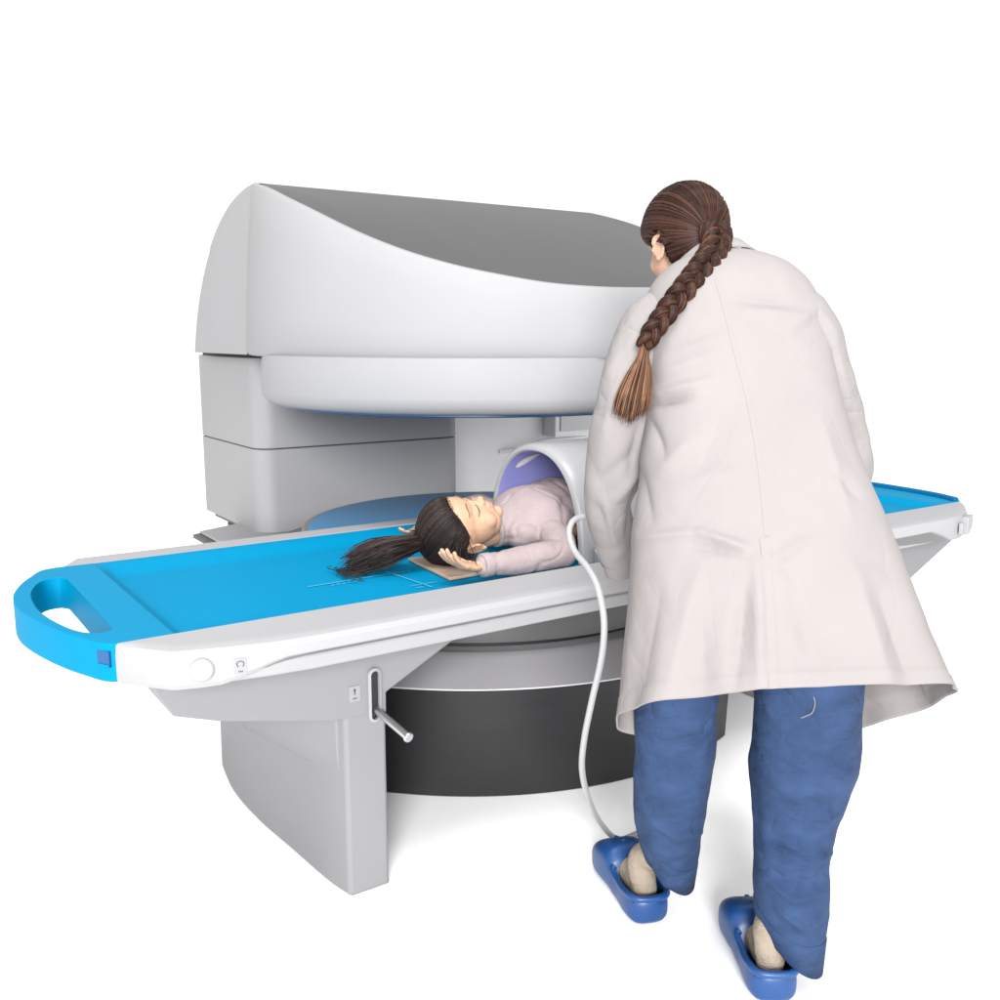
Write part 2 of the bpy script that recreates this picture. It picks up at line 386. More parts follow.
bm = bmesh.new(); prism(bm, [(.49, 1.784), (.49, 1.681), (.56, 1.665), (.62, 1.655), (.70, 1.648), (2.80, 1.648), (2.85, 1.665), (2.85, 1.784)], .578, .609); obj('rail_strip', bm, 'rail', fr, bevel=.005)
# knob and small plates on the rail end
def plate(name, c, u, v, n, w, h, par, marks, thick=.0015):
    bm = bmesh.new(); c = Vector(c)
    q = [c + u * a + v * b for a, b in ((-w/2, -h/2), (w/2, -h/2), (w/2, h/2), (-w/2, h/2))]
    loft(bm, [[p - n * .001 for p in q], [p + n * thick for p in q]])
    pl = obj(name, bm, 'label', par)
    bm = bmesh.new()
    for poly in marks:
        bm.faces.new([bm.verts.new(c + u * (a * w / 2) + v * (b * h / 2) + n * (thick + .0006)) for a, b in poly])
    obj('symbol', bm, 'ink', pl, smooth=False)
def txtbars(y, n=3):
    return [[(-.35 + .26 * i, y - .09), (-.35 + .26 * i + .18, y - .09), (-.35 + .26 * i + .18, y + .09), (-.35 + .26 * i, y + .09)] for i in range(n)]
arrow = [[(-.09, -.1), (.09, -.1), (.09, .38), (-.09, .38)], [(-.26, .36), (.26, .36), (0, .72)]] + txtbars(-.6)
ringm = []
for i in range(14):
    a, b = radians(-60 + 300 * i / 14), radians(-60 + 300 * (i + 1) / 14)
    ringm.append([(cos(t) * r * 1.0, .25 + sin(t) * r * .62) for t, r in ((a, .5), (b, .5), (b, .66), (a, .66))])
ringm += txtbars(-.68)
rd = (V(.55, 1.652, 0) - V(.446, 1.684, 0)).normalized(); rn = V(rd.y, -rd.x, 0)
bm = bmesh.new(); kc = V(.492, 1.6695, .612)
rings = []
for r, d in ((.021, -.004), (.021, .006), (.018, .0085), (.002, .0085)):
    rings.append([kc + rn * d + (rd * cos(2*pi*j/28) + ZU * sin(2*pi*j/28)) * r for j in range(28)])
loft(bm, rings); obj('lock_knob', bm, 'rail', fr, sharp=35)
plate('label_plate', V(.556, 1.6505, .612), (V(.60, 1.6405, 0) - V(.52, 1.661, 0)).normalized(), ZU, (V(-.0205, -.08, 0)).normalized(), .022, .03, fr, ringm)
# latch at the far end of the rail
ld = (V(2.95, 1.68, 0) - V(2.86, 1.645, 0)).normalized(); ln = V(ld.y, -ld.x, 0)
bm = bmesh.new()
for t0, t1, z0, z1, d in ((-.085, -.055, .594, .628, .006), (-.035, .015, .585, .640, .014), (.022, .06, .592, .636, .012)):
    c = V(2.90, 1.660, 0)
    q = [c + ld * t0 - ln * .006, c + ld * t1 - ln * .006, c + ld * t1 + ln * d, c + ld * t0 + ln * d]
    prism(bm, [(p.x, p.y) for p in q], z0, z1)
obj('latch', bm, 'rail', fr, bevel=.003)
bm = bmesh.new()
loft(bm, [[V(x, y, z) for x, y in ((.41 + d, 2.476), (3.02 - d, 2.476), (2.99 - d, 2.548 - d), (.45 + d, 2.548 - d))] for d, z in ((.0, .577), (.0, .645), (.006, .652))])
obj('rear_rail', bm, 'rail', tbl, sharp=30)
# beam under the mattress with its sloping ends
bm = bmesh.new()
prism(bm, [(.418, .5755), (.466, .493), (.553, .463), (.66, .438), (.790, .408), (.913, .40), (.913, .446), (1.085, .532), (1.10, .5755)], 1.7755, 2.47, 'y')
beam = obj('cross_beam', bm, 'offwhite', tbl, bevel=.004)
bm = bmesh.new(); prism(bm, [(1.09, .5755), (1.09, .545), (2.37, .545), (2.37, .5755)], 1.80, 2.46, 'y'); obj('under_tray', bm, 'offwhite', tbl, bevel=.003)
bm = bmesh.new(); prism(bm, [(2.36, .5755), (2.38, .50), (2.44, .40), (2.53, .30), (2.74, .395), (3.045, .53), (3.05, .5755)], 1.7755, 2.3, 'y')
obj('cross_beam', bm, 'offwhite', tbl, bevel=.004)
# legs
lf = [(.815, 1.776), (.801, 1.85), (.785, 2.037), (.770, 2.22), (.772, 2.40), (.797, 2.562)]
bm = bmesh.new()
pl = [tuple(p) for p in path(lf, 24)] + [(.905, 2.562), (.912, 1.7765)]
loft(bm, [[V(x + (.004 if z == 0 else 0), y, z) for x, y in pl] for z in (0, .012, .44)])
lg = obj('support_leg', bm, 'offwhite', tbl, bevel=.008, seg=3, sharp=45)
bm = bmesh.new()                                        # thicker shoulder of the leg under the beam
rows = []
for (y, zt, zb, x) in ((1.80, .412, .285, .8055), (1.87, .42, .28, .793), (1.95, .43, .272, .778), (2.12, .44, .255, .764), (2.26, .45, .238, .757)):
    k = min(1, (y - 1.80) / .2 + .06)
    rows.append([V(x + .012, y, zb - .012), V(x + .004 - .002 * k, y, zb), V(x + .003 - .022 * k, y, zb + .05), V(x + .002 - .03 * k, y, zt), V(x + .03, y, zt)])
loft(bm, rows); obj('leg_shoulder', bm, 'offwhite', lg, bevel=.005, sharp=50)
bm = bmesh.new(); prism(bm, [(2.45, 1.776), (2.44, 2.0), (2.45, 2.3), (2.52, 2.3), (2.52, 1.776)], 0, .42)
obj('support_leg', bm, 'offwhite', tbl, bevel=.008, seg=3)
# slot with lever
def stadium(cx, z0, z1, r, n=10):
    return [(cx + r * cos(radians(180 + 180 * i / n)), z0 + r + r * sin(radians(180 + 180 * i / n))) for i in range(n + 1)] + [(cx + r * cos(radians(180 * i / n)), z1 - r + r * sin(radians(180 * i / n))) for i in range(n + 1)]
bm = bmesh.new()
o_, i_ = stadium(.8825, .388, .508, .0155), stadium(.8825, .394, .502, .0095)
vs = [[bm.verts.new((x, y, z)) for x, z in s] for s, y in ((o_, 1.777), (o_, 1.768), (i_, 1.766), (i_, 1.774))]
for a, b in zip(vs[:-1], vs[1:]):
    for j in range(len(a)): bm.faces.new((a[j], a[(j + 1) % len(a)], b[(j + 1) % len(a)], b[j]))
sf = obj('slot_frame', bm, 'white', lg, sharp=60)
bm = bmesh.new(); prism(bm, i_, 1.7745, 1.7735, 'y'); obj('slot_opening', bm, 'black', sf)
bm = bmesh.new()
p0, p1 = V(.883, 1.785, .418), V(.905, 1.665, .385)
tube(bm, path([p0, p0.lerp(p1, .5), p1], 8), [.0085] * 8, 14); tube(bm, [p1 + (p1 - p0) * -.02, p1, p1 + (p1 - p0) * .02], [.0115, .0115, .010], 14)
obj('lever', bm, 'steel', lg, sharp=40)
plate('label_plate', (.838, 1.7755, .459), V(1, 0, 0), ZU, V(0, -1, 0), .026, .034, lg, arrow)

# ------------------------------------------------------------------ receiver coil with its cable
coil = thing('body_coil', 'white arched receiver coil with lilac inside and white cable, over the lying child', 'receiver coil')
CYc, ZC0 = 2.045, .6335
def arch(x, hw, top, n=40, p=2.3):
    out = []
    for i in range(n + 1):
        t = pi * i / n
        c, s = cos(t), sin(t)
        out.append(V(x, CYc - hw * (1 if c > 0 else -1) * abs(c) ** (2/p), ZC0 + (top - ZC0) * abs(s) ** (2/p)))
    return out
bm = bmesh.new()
RG = [(1.50, .190, .899), (1.495, .194, .903), (1.495, .201, .910), (1.503, .209, .917), (1.53, .214, .921), (1.86, .214, .921), (1.875, .208, .914), (1.875, .192, .902)]
loft(bm, [arch(*r) for r in RG], False, False, False)
obj('shell', bm, 'coil', coil, sharp=50)
bm = bmesh.new(); loft(bm, [arch(1.4995, .1905, .8995), arch(1.52, .187, .896), arch(1.86, .187, .896)], False, False, False)
lin = obj('lining', bm, 'purple', coil, sharp=60)
bm = bmesh.new()
ar = arch(1.5, .1862, .8952, 200); s0 = [ar[i] for i in range(124, 146)]
sl = []
for q, d in ((0, .045), (1, .075)):
    pass
loft(bm, [[V(1.535 + .035 * (1 - j / 21.0) + sg * .017 * sin(pi * (j + .4) / 21.8) ** .45, p.y, p.z) for j, p in enumerate(s0)] for sg in (-1, 1)], False, False, False)
obj('vent_slot', bm, 'slot', lin)
bm = bmesh.new()
loft(bm, [[V(x, y, z) for y, z in ((1.823, .634), (1.80, .634), (1.80, .66), (1.815, .675), (1.823, .675))] for x in (1.52, 1.86)])
obj('side_foot', bm, 'coil', coil, bevel=.004)
bm = bmesh.new(); box(bm, 1.56, 1.66, 1.8, 1.806, .64, .665); obj('foot_grip', bm, 'bluetop', coil, bevel=.002)
cb = [W(588, 516, 1.99), W(580, 517, 1.985), W(572, 522, 1.97), W(569, 533, 1.955), W(574, 550, 1.93), W(588, 568, 1.885), W(598, 588, 1.85), W(604, 620, 1.83), W(602, 655, 1.84), W(592, 700, 1.87), W(584, 740, 1.92), W(582, 770, 1.98), W(589, 800, 2.07), W(602, 825, 2.20), W(620, 843, 2.33)]
cb = [V(*c) for c in cb]
cb[-1].z = .009
cb += [V(1.517, 1.626, .007), V(1.606, 1.65, .007), V(1.72, 1.70, .007), V(1.80, 1.76, .01), V(1.83, 1.86, .03)]
bm = bmesh.new(); tube(bm, [Vector(p) for p in path([tuple(c) for c in cb], 110)], .0065, 12); obj('cable', bm, 'cable', coil)

# headrest board
bm = bmesh.new(); prism(bm, [(1.145, 1.895), (1.30, 1.90), (1.30, 2.12), (1.165, 2.13)], .6325, .640)
hb = obj('headrest_board', bm, 'board', None, bevel=.002); hb['label'] = 'thin tan board under the head of the lying child'; hb['category'] = 'board'

# ------------------------------------------------------------------ people helpers
def remeshed(bm, voxel, smooth=4, fac=.5):
    me = bpy.data.meshes.new('tmp'); bmesh.ops.recalc_face_normals(bm, faces=bm.faces[:]); bm.to_mesh(me); bm.free()
    o = bpy.data.objects.new('tmp', me); COL.objects.link(o)
    r = o.modifiers.new('r', 'REMESH'); r.mode = 'VOXEL'; r.voxel_size = voxel; r.use_smooth_shade = True
    s = o.modifiers.new('s', 'SMOOTH'); s.factor = fac; s.iterations = smooth
    dg = bpy.context.evaluated_depsgraph_get(); dg.update()
    out = bpy.data.meshes.new_from_object(o.evaluated_get(dg))
    bpy.data.objects.remove(o); bpy.data.meshes.remove(me)
    return out
def head_blobs(bm, M, child=False):
    w = 1.06 if child else 1.0
    B = [((0, -.05, .12), (.335*w, .41, .375)), ((0, .09, -.12), (.285*w, .26, .32)), ((0, .11, -.29), (.215*w, .2, .19)),
         ((0, .235, -.405), (.085, .085, .075)), ((0, .27, .08), (.22, .08, .08)), ((0, .345 - (.03 if child else 0), -.05), (.032, .05, .11)),
         ((0, .395 - (.022 if child else 0), -.13), (.05, .055, .042)), ((.04, .365, -.15), (.032, .035, .028)), ((-.04, .365, -.15), (.032, .035, .028)),
         ((0, .328, -.245), (.082, .04, .022)), ((0, .322, -.285), (.07, .04, .024)), ((0, .27, -.27), (.13, .06, .09))]
    for s in (-1, 1):
        B += [((s*.15, .195, -.14), (.12, .11, .12)), ((s*.13, .272, -.03), (.065, .042, .042))]
    if child: B += [((s_ * .165, .20, -.20), (.12, .11, .125)) for s_ in (-1, 1)] + [((0, .20, .17), (.24, .13, .15))]
    for c, r in B: ellipsoid(bm, c, r, M)
    for s in (-1, 1):                                    # ears: a shell with a rolled rim and a lobe
        T = M @ Matrix.Translation((s*(.335*w - .005), -.045, -.055 if child else -.105)) @ Matrix.Rotation(s * -.35, 4, 'Z') @ Matrix.Rotation(.12, 4, 'X')
        ellipsoid(bm, (s*.012, 0, 0), (.018, .068, .105), T)
        rim = [(s*(.028 + .012*sin(a)), .072*cos(a) * (1 if cos(a) < 0 else .8), .115*sin(a)) for a in [radians(20 + 230*i/16) for i in range(17)]]
        tube(bm, [T @ Vector(p) for p in rim], .016 * M.to_scale()[0], 8)
        ellipsoid(bm, (s*.02, .0, -.10), (.022, .03, .035), T)
        ellipsoid(bm, (s*.02, .055, -.01), (.02, .018, .03), T)
def finger(bm, pts, r0, r1):
    pts = path([tuple(p) for p in pts], 10)
    tube(bm, [Vector(p) for p in pts], [r0 + (r1 - r0) * i / 9 for i in range(10)], 10)
    ellipsoid(bm, pts[-1], (r1 * 1.02,) * 3, None, 10, 8)
def hand(bm, wrist, fdir, nrm, size, curl=.5, side=1, thumb_open=.6):
    # palm + four unequal fingers + thumb from the side of the palm near its base; fingers bend towards nrm
    f = Vector(fdir).normalized(); n = Vector(nrm); n = (n - f * n.dot(f)).normalized(); s = f.cross(n) * side
    L = size; wr = Vector(wrist)
    Mx = Matrix((( s.x, f.x, n.x, 0), (s.y, f.y, n.y, 0), (s.z, f.z, n.z, 0), (0, 0, 0, 1)))
    T = Matrix.Translation(wr) @ Mx @ Matrix.Scale(L, 4)
    ellipsoid(bm, (0, .25, -.01), (.20, .28, .085), T); ellipsoid(bm, (.0, .38, -.01), (.215, .13, .075), T)
    ellipsoid(bm, (.12, .18, .03), (.09, .17, .08), T)
    ellipsoid(bm, (0, 0, 0), (.135, .14, .10), T)
    for k, (x, ln) in enumerate(((.155, .42), (.052, .48), (-.05, .45), (-.148, .35))):
        c = curl * (1 + .18 * k); a = 0; p = V(x, .43, 0); pts = [V(x, .33, 0), p]
        for seg in (.45, .32, .23):
            a += c * (1.0 if seg > .4 else .9)
            p = p + V(x * .04, cos(a), sin(a)) * ln * seg; pts.append(p)
        finger(bm, [T @ q for q in pts], .052 * L, .040 * L)
    th = [V(.13, .12, .02), V(.25, .25, .05 + .06 * thumb_open), V(.31, .38, .09 + .1 * thumb_open), V(.31, .50, .10 + .16 * thumb_open)]
    finger(bm, [T @ q for q in th], .06 * L, .045 * L)
def limb(bm, pts, n=16):
    q = path(pts, n); tube(bm, [Vector(p[:3]) for p in q], [p[3] for p in q], 16)
    for e in (q[0], q[-1]): ellipsoid(bm, e[:3], (e[3],) * 3, None, 14, 10)
def finish_body(me, name, mats, parent, mask=None):
    for m in mats: me.materials.append(MT[m])
    for p in me.polygons:
        p.use_smooth = True
        if mask: p.material_index = mask(p.center)
    o = bpy.data.objects.new(name, me); COL.objects.link(o); o.parent = parent
    return o
def hair_cap(me, Mh, f, thick, parent, m, name='hair', extra=None):
    # the haired part of the scalp lifted off the head; fades to nothing at the hairline
    inv = Mh.inverted(); sc = Mh.to_scale()[0]
    keep = {}; bm = bmesh.new()
    for p in me.polygons:
        ok = False
        for vi in p.vertices:
            if vi not in keep:
                l = inv @ me.vertices[vi].co; keep[vi] = (f(l), l)
            if keep[vi][0] > 0: ok = True
        if ok and (inv @ p.center).length < .62:
            for vi in p.vertices:
                if vi not in keep or not isinstance(keep[vi], bmesh.types.BMVert): pass
    vm = {}
    for p in me.polygons:
        if all(keep[vi][0] > -.03 for vi in p.vertices) and (inv @ p.center).length < .60:
            loop = []
            for vi in p.vertices:
                if vi not in vm:
                    v = me.vertices[vi]; k = keep[vi][0]
                    t = min(1, max(-.1, k / .12)); t = t if t < 0 else sqrt(t)
                    vm[vi] = bm.verts.new(v.co + v.normal * (thick * sc * t + .0006))
                loop.append(vm[vi])
            bm.faces.new(loop)
    bmesh.ops.smooth_vert(bm, verts=bm.verts[:], factor=.5, use_axis_x=True, use_axis_y=True, use_axis_z=True)
    tree = BVHTree.FromBMesh(bm)
    return bm, tree
def strand(bm, pts, r, tip=.3, mi=0, n=4):
    k = len(pts); tube(bm, pts, [r * (1 if i < k * .6 else 1 - (1 - tip) * (i - k * .6) / (k * .4)) for i in range(k)], n, mi)

# ------------------------------------------------------------------ child
kid = thing('person', 'small child in dusty pink top lying on the blue mattress with arms raised', 'person')
HK = .213
ax_up = V(-cos(.16), 0.05, sin(.16)).normalized()
ax_f = V(.05, -.38, 1.0); ax_f = (ax_f - ax_up * ax_f.dot(ax_up)).normalized(); ax_r = ax_f.cross(ax_up)
KH = V(1.255, 2.02, .727)
MK = Matrix.Translation(KH) @ Matrix(((ax_r.x, ax_f.x, ax_up.x, 0), (ax_r.y, ax_f.y, ax_up.y, 0), (ax_r.z, ax_f.z, ax_up.z, 0), (0, 0, 0, 1))) @ Matrix.Scale(HK, 4)
bm = bmesh.new(); head_blobs(bm, MK, True)
limb(bm, [(1.27, 2.03, .70, .046), (1.36, 2.04, .705, .040), (1.43, 2.045, .715, .05)])
for c, r in (((1.53, 2.05, .715), (.12, .125, .072)), ((1.66, 2.05, .72), (.13, .12, .078)), ((1.78, 2.05, .705), (.12, .125, .07))): ellipsoid(bm, c, r)
SHn, ELn, WRn = (1.47, 1.945, .700), (1.435, 1.835, .668), (1.205, 1.852, .668)
SHf, ELf, WRf = (1.47, 2.16, .705), (1.51, 2.33, .712), (1.33, 2.33, .676)
limb(bm, [(*SHn, .034), (*[(a + b) / 2 for a, b in zip(SHn, ELn)], .028), (*ELn, .021)])
limb(bm, [(*ELn, .021), (1.33, 1.843, .666, .020), (*WRn, .017)])
limb(bm, [(*SHf, .034), (1.49, 2.25, .69, .030), (*ELf, .026)]); limb(bm, [(*ELf, .027), (1.42, 2.33, .695, .022), (*WRf, .018)])
for s in (-1, 1): limb(bm, [(1.80, 2.05 + s*.06, .70, .062), (2.05, 2.05 + s*.065, .70, .045), (2.28, 2.05 + s*.07, .675, .032)])
hand(bm, (1.205, 1.852, .664), (-.95, .02, .24), (.30, .10, .94), .128, .24, 1, .3)
hand(bm, (1.325, 2.33, .675), (-.88, -.42, -.22), (-.1, .1, 1), .118, .25, -1, .3)
me = remeshed(bm, .0026, 4, .45)
invK = MK.inverted()
def kmask(c):
    l = invK @ c
    if l.length < .8 and abs(l.x) < .078 and .315 < l.y and -.30 < l.z < -.228: return 1
    return 0
kb = finish_body(me, 'body', ['kid', 'lips'], kid, kmask)
ktree = BVHTree.FromPolygons([v.co for v in me.vertices], [p.vertices for p in me.polygons])
def on_face(tree, Mh, x, z, lift=.0):
    o = Mh @ V(x, 1.2, z); d = (Mh.to_3x3() @ V(0, -1, 0)).normalized()
    h = tree.ray_cast(o, d)
    return (h[0] - d * lift) if h[0] is not None else Mh @ V(x, .35, z)
for s in (-1, 1):
    bm = bmesh.new(); pts = [on_face(ktree, MK, s * (.13 + .085 * t), -.048 - .022 * (1 - t * t), .0004) for t in [i / 6 - 1 for i in range(13)]]
    tube(bm, pts, [.0006 + .0011 * sin(pi * i / 12) for i in range(13)], 6); obj('eyelashes', bm, 'lash', kb)
    bm = bmesh.new(); pts = [on_face(ktree, MK, s * (.14 + .095 * t), .075 + .022 * (1 - t * t), .0002) for t in [i / 6 - 1 for i in range(13)]]
    tube(bm, pts, [.0006 + .0018 * sin(pi * (i + .5) / 13) for i in range(13)], 6); obj('eyebrow', bm, 'brow', kb)
def kf(l):
    y = l.y
    m = l.z - .115 - .80 * (y - .10) - .02 * sin(l.x * 14)
    if abs(l.x) > .33 and -.16 < l.z < .06 and l.y > -.13: m = min(m, -.1)       # keep the ears free
    return m
bm, tree = hair_cap(me, MK, kf, .035, kb, 'khair')
root = MK @ V(-.02, -.38, .24)
rng = random.Random(3)
def scalp_strands(bm, tree, Mh, f, root, count, rad, mis, rng, lift=.0016, skin=None, over=.0):
    for _ in range(count):
        th = rng.uniform(0, 2 * pi)
        # a start point on the hairline, found by marching over the head from the root
        d = Vector((cos(th), 0, sin(th)))
        q = None
        for k in range(60):
            a = k / 60 * 3.0
            loc = Vector((d.x * sin(a) * .5, -cos(a) * .6, d.z * sin(a) * .55 + .05))
            if f(loc * .75) < .0: break
            q = loc
        if q is None: continue
        a0 = tree.find_nearest(Mh @ (q * rng.choice((.80, .80, .78, .7, .6))))[0]
        if a0 is None: continue
        wisp = skin is not None and rng.random() < .5
        c0 = Mh @ V(0, -.02, .04)
        pts = []; lf_ = lift * rng.uniform(.5, 1.1)
        for i in range(13):
            t = i / 12
            d0, d1 = (a0 - c0).normalized(), (root - c0).normalized()
            if wisp:
                ax = d1.cross(d0).normalized(); d0 = Matrix.Rotation(over * rng.uniform(.2, 1), 3, ax) @ d0
            an = d0.angle(d1); dd = (d0 * sin((1 - t) * an) + d1 * sin(t * an)) / max(1e-4, sin(an))
            dd.normalize()
            h = tree.ray_cast(c0 + dd * .4, -dd)[0]
            if wisp:
                h2 = skin.ray_cast(c0 + dd * .4, -dd)[0]
                if h is None or (h2 is not None and (h2 - c0).length > (h - c0).length): h = h2
            if h is None: continue
            pts.append(h + dd * (lf_ if not wisp else min(lf_, .0004 + lf_ * t * 3)))
        if len(pts) > 6:
            if wisp: pts = pts[::-1]
            strand(bm, pts, rad * rng.uniform(.7, 1.3), .12 if wisp else .5, rng.choice(mis))
scalp_strands(bm, tree, MK, kf, root, 1000, .0008, (0, 0, 0, 0, 1), rng, .0010, ktree, .20)
hk = obj('hair', bm, ['khair', 'khair2'], kb, sharp=0)
# ponytail spread over the mattress
bm = bmesh.new()
base = [(1.175, 2.045, .700), (1.135, 2.05, .695), (1.075, 2.07, .682), (1.02, 2.09, .664), (.975, 2.10, .648)]
for k in range(640):
    a = rng.uniform(0, 2 * pi); q = sqrt(rng.random()); ln = rng.uniform(.62, 1.04)
    oy, oz = cos(a) * q, sin(a) * q; dr = rng.gauss(0, .010); wv = rng.uniform(0, 6)
    pts = []
    for i in range(16):
        t = i / 15 * ln
        c = [cr([0, .2, .5, .78, 1.04], [b[j] for b in base], t) for j in range(3)]
        s = .014 + .062 * (t ** .7) if t < .6 else .0574 - .03 * (t - .6)
        y = c[1] + oy * s * 1.15 + dr * t + .005 * sin(wv + 7 * t); z = c[2] + oz * s * .62
        if rng.random() < .0: pass
        pts.append(V(c[0] + rng.gauss(0, .0004), y, max(.634 + .002 * q, z)))
    strand(bm, pts, .0010 * rng.uniform(.7, 1.3), .25, rng.choice((0, 0, 0, 1)))
for k in range(22):                                    # loose curls at the end
    y0 = rng.uniform(-.05, .05); r = rng.uniform(.02, .05)
    pts = [V(1.005 - r * 1.3 * sin(t * 2.6), 2.085 + y0 + r * 1.1 * (1 - cos(t * 2.6)) * (1 if y0 < 0 else -1), .636 + .006 * sin(t * 3)) for t in [i / 13 for i in range(14)]]
    strand(bm, pts, .0011, .3, 0)
obj('ponytail', bm, ['khair', 'khair2'], hk, sharp=0)
# top
bm = bmesh.new()
for c, r in (((1.445, 2.05, .712), (.068, .118, .060)), ((1.50, 2.05, .725), (.105, .140, .082)), ((1.60, 2.05, .735), (.14, .14, .086)), ((1.75, 2.05, .725), (.14, .145, .092))): ellipsoid(bm, c, r, None, 40, 24)
ellipsoid(bm, (1.435, 1.985, .700), (.062, .062, .046))
limb(bm, [(1.385, 2.04, .712, .050), (1.42, 2.045, .714, .060), (1.47, 2.045, .718, .078), (1.53, 2.05, .725, .088)])
limb(bm, [(1.48, 1.96, .705, .048), (1.46, 1.89, .688, .044), (1.437, 1.842, .672, .0375)]); limb(bm, [(1.437, 1.842, .672, .0375), (1.36, 1.845, .670, .0365), (1.29, 1.850, .667, .033), (1.215, 1.853, .669, .0265)])
limb(bm, [(1.48, 2.14, .71, .048), (1.51, 2.25, .70, .042), (1.51, 2.33, .712, .036)]); limb(bm, [(1.51, 2.33, .712, .036), (1.42, 2.33, .696, .036), (1.335, 2.33, .679, .032)])
me2 = remeshed(bm, .004, 6, .5)
FOLDS = [((1.50, 1.93, .76), (1.56, 1.97, .80), .012, -.006), ((1.47, 1.90, .72), (1.47, 1.96, .76), .010, -.007), ((1.60, 1.93, .74), (1.58, 2.0, .82), .014, -.005), ((1.66, 1.93, .70), (1.64, 2.0, .80), .016, .004), ((1.40, 1.82, .70), (1.45, 1.87, .71), .01, -.005)]
NRM = [v.normal.copy() for v in me2.vertices]
for vi_, v in enumerate(me2.vertices):
    c = v.co.copy(); d = 0
    for a, b, w, am in FOLDS:
        a, b = Vector(a), Vector(b); t = max(0, min(1, (c - a).dot(b - a) / (b - a).length_squared)); r = (c - a.lerp(b, t)).length
        d += am * math.exp(-(r / w) ** 2)
    d += .0022 * (noise.noise(c * 14) + .5 * noise.noise(c * 34 + V(3, 1, 7)))
    d -= .0035 * max(0, 1 - abs(noise.noise(V(c.x * 13, c.y * 9, c.z * 13))) * 9)
    v.co = c + NRM[vi_] * d
sh = finish_body(me2, 'shirt', ['shirt'], kid)
bm = bmesh.new()
cc = V(1.362, 2.035, .712)
rows = []
for d, r, u in ((-.004, .052, .0), (-.010, .051, .0), (-.013, .047, .0), (-.008, .043, 0), (.01, .042, 0)):
    rows.append([cc + V(d + .012 * sin(2*pi*j/40) * -1, cos(2*pi*j/40) * r * 1.05, sin(2*pi*j/40) * r * .98) for j in range(40)])
loft(bm, rows, True, False, False); obj('collar', bm, 'shirt', sh)
for nm, c0, c1, r in (('cuff', V(1.232, 1.852, .6695), V(1.207, 1.853, .669), .0278), ):
    bm = bmesh.new(); tube(bm, [c0, c0.lerp(c1, .15), c0.lerp(c1, .85), c1, c0.lerp(c1, .9)], [r, r + .001, r + .0008, r - .001, r - .006], 24, cap=False); obj(nm, bm, 'shirt', sh)

bm = bmesh.new()                                        # loose trousers, mostly inside the coil
ellipsoid(bm, (1.80, 2.05, .715), (.12, .135, .078))
for sg in (-1, 1): limb(bm, [(1.80, 2.05 + sg*.06, .705, .072), (2.05, 2.05 + sg*.065, .702, .056), (2.27, 2.05 + sg*.07, .676, .043)])
finish_body(remeshed(bm, .005, 5), 'trousers', ['shirt'], kid)

# ------------------------------------------------------------------ woman in the white coat
doc = thing('person', 'woman in long white coat with brown braid, seen from behind, bending over the table', 'person')
lean = radians(24)
# head frame: facing away and a little to her left, bent down
yaw = radians(24); pit = radians(22)
hf = (FH * cos(yaw) - RT * sin(yaw)); hf = (hf * cos(pit) - ZU * sin(pit)).normalized()
hr = (RT * cos(yaw) + FH * sin(yaw)).normalized(); hr = (hr + ZU * -.04).normalized(); hu = hr.cross(hf).normalized(); hf = hu.cross(hr)
HD = .212; DH = W(684, 243, 1.99)
MD = Matrix.Translation(DH) @ Matrix(((hr.x, hf.x, hu.x, 0), (hr.y, hf.y, hu.y, 0), (hr.z, hf.z, hu.z, 0), (0, 0, 0, 1))) @ Matrix.Scale(HD, 4)
bm = bmesh.new(); head_blobs(bm, MD)
nk = W(712, 300, 1.925); hp = W(752, 560, 1.76); ch = W(728, 360, 1.90)
limb(bm, [(*(MD @ V(0, -.12, -.12)), .055), (*W(700, 278, 1.945), .052), (*nk, .06)])
limb(bm, [(*nk, .07), (*ch, .12), (*W(742, 460, 1.84), .115), (*hp, .115), (*W(752, 620, 1.76), .11)])
for s in (-1, 1): limb(bm, [(*W(728 + s * 55, 350, 1.90), .075), (*W(735 + s * 45, 420, 1.87), .085), (*W(752 + s * 42, 560, 1.79), .085)])
aL = [(*W(655, 325, 1.91), .052), (*W(622, 405, 1.89), .043), (*W(612, 478, 1.93), .037)]
bL = [(*W(612, 478, 1.93), .037), (*W(618, 530, 2.0), .031), (*W(624, 566, 2.06), .022)]
aR = [(*W(800, 325, 1.88), .052), (*W(828, 400, 1.89), .043), (*W(838, 465, 1.93), .037)]
bR = [(*W(838, 465, 1.93), .037), (*W(815, 505, 2.04), .031), (*W(790, 530, 2.14), .022)]
for l in (aL, bL, aR, bR): limb(bm, [(*q[:3], q[3] * .62) for q in l])
hl = V(*bL[-1][:3]) + RT * .008; hand(bm, hl, V(.85, .52, .05), V(.1, -.1, -1), .15, .35, 1)
hr_ = V(*bR[-1][:3]); hand(bm, hr_, V(-.2, .9, -.15), V(0, 0, -1), .17, .4, -1)
LL = [(*W(690, 610, 1.75), .085), (*W(676, 700, 1.80), .072), (*W(672, 770, 1.87), .055), (*W(670, 820, 1.94), .044), (*W(668, 845, 1.98), .018)]
RL = [(*W(808, 610, 1.70), .085), (*W(805, 690, 1.72), .075), (*W(800, 770, 1.77), .056), (*W(790, 850, 1.805), .04), (*W(780, 900, 1.835), .018)]
limb(bm, LL); limb(bm, RL)
def foot(bm, heel, d, L):
    d = Vector(d).normalized(); h = Vector(heel)
    limb(bm, [(*(h + d * .062 + ZU * .11), .018), (*(h + d * .052 + ZU * .035), .016)]); limb(bm, [(*(h + d * .05 + ZU * .04), .015), (*(h + d * L * .5 + ZU * .04), .018), (*(h + d * L * .72 + ZU * .036), .025), (*(h + d * L * .95 + ZU * .03), .016)])
hL, dL = V(1.285, 1.335, 0), V(.36, .93, 0)
hR, dR = V(1.305, 1.030, 0), V(.56, .83, 0)
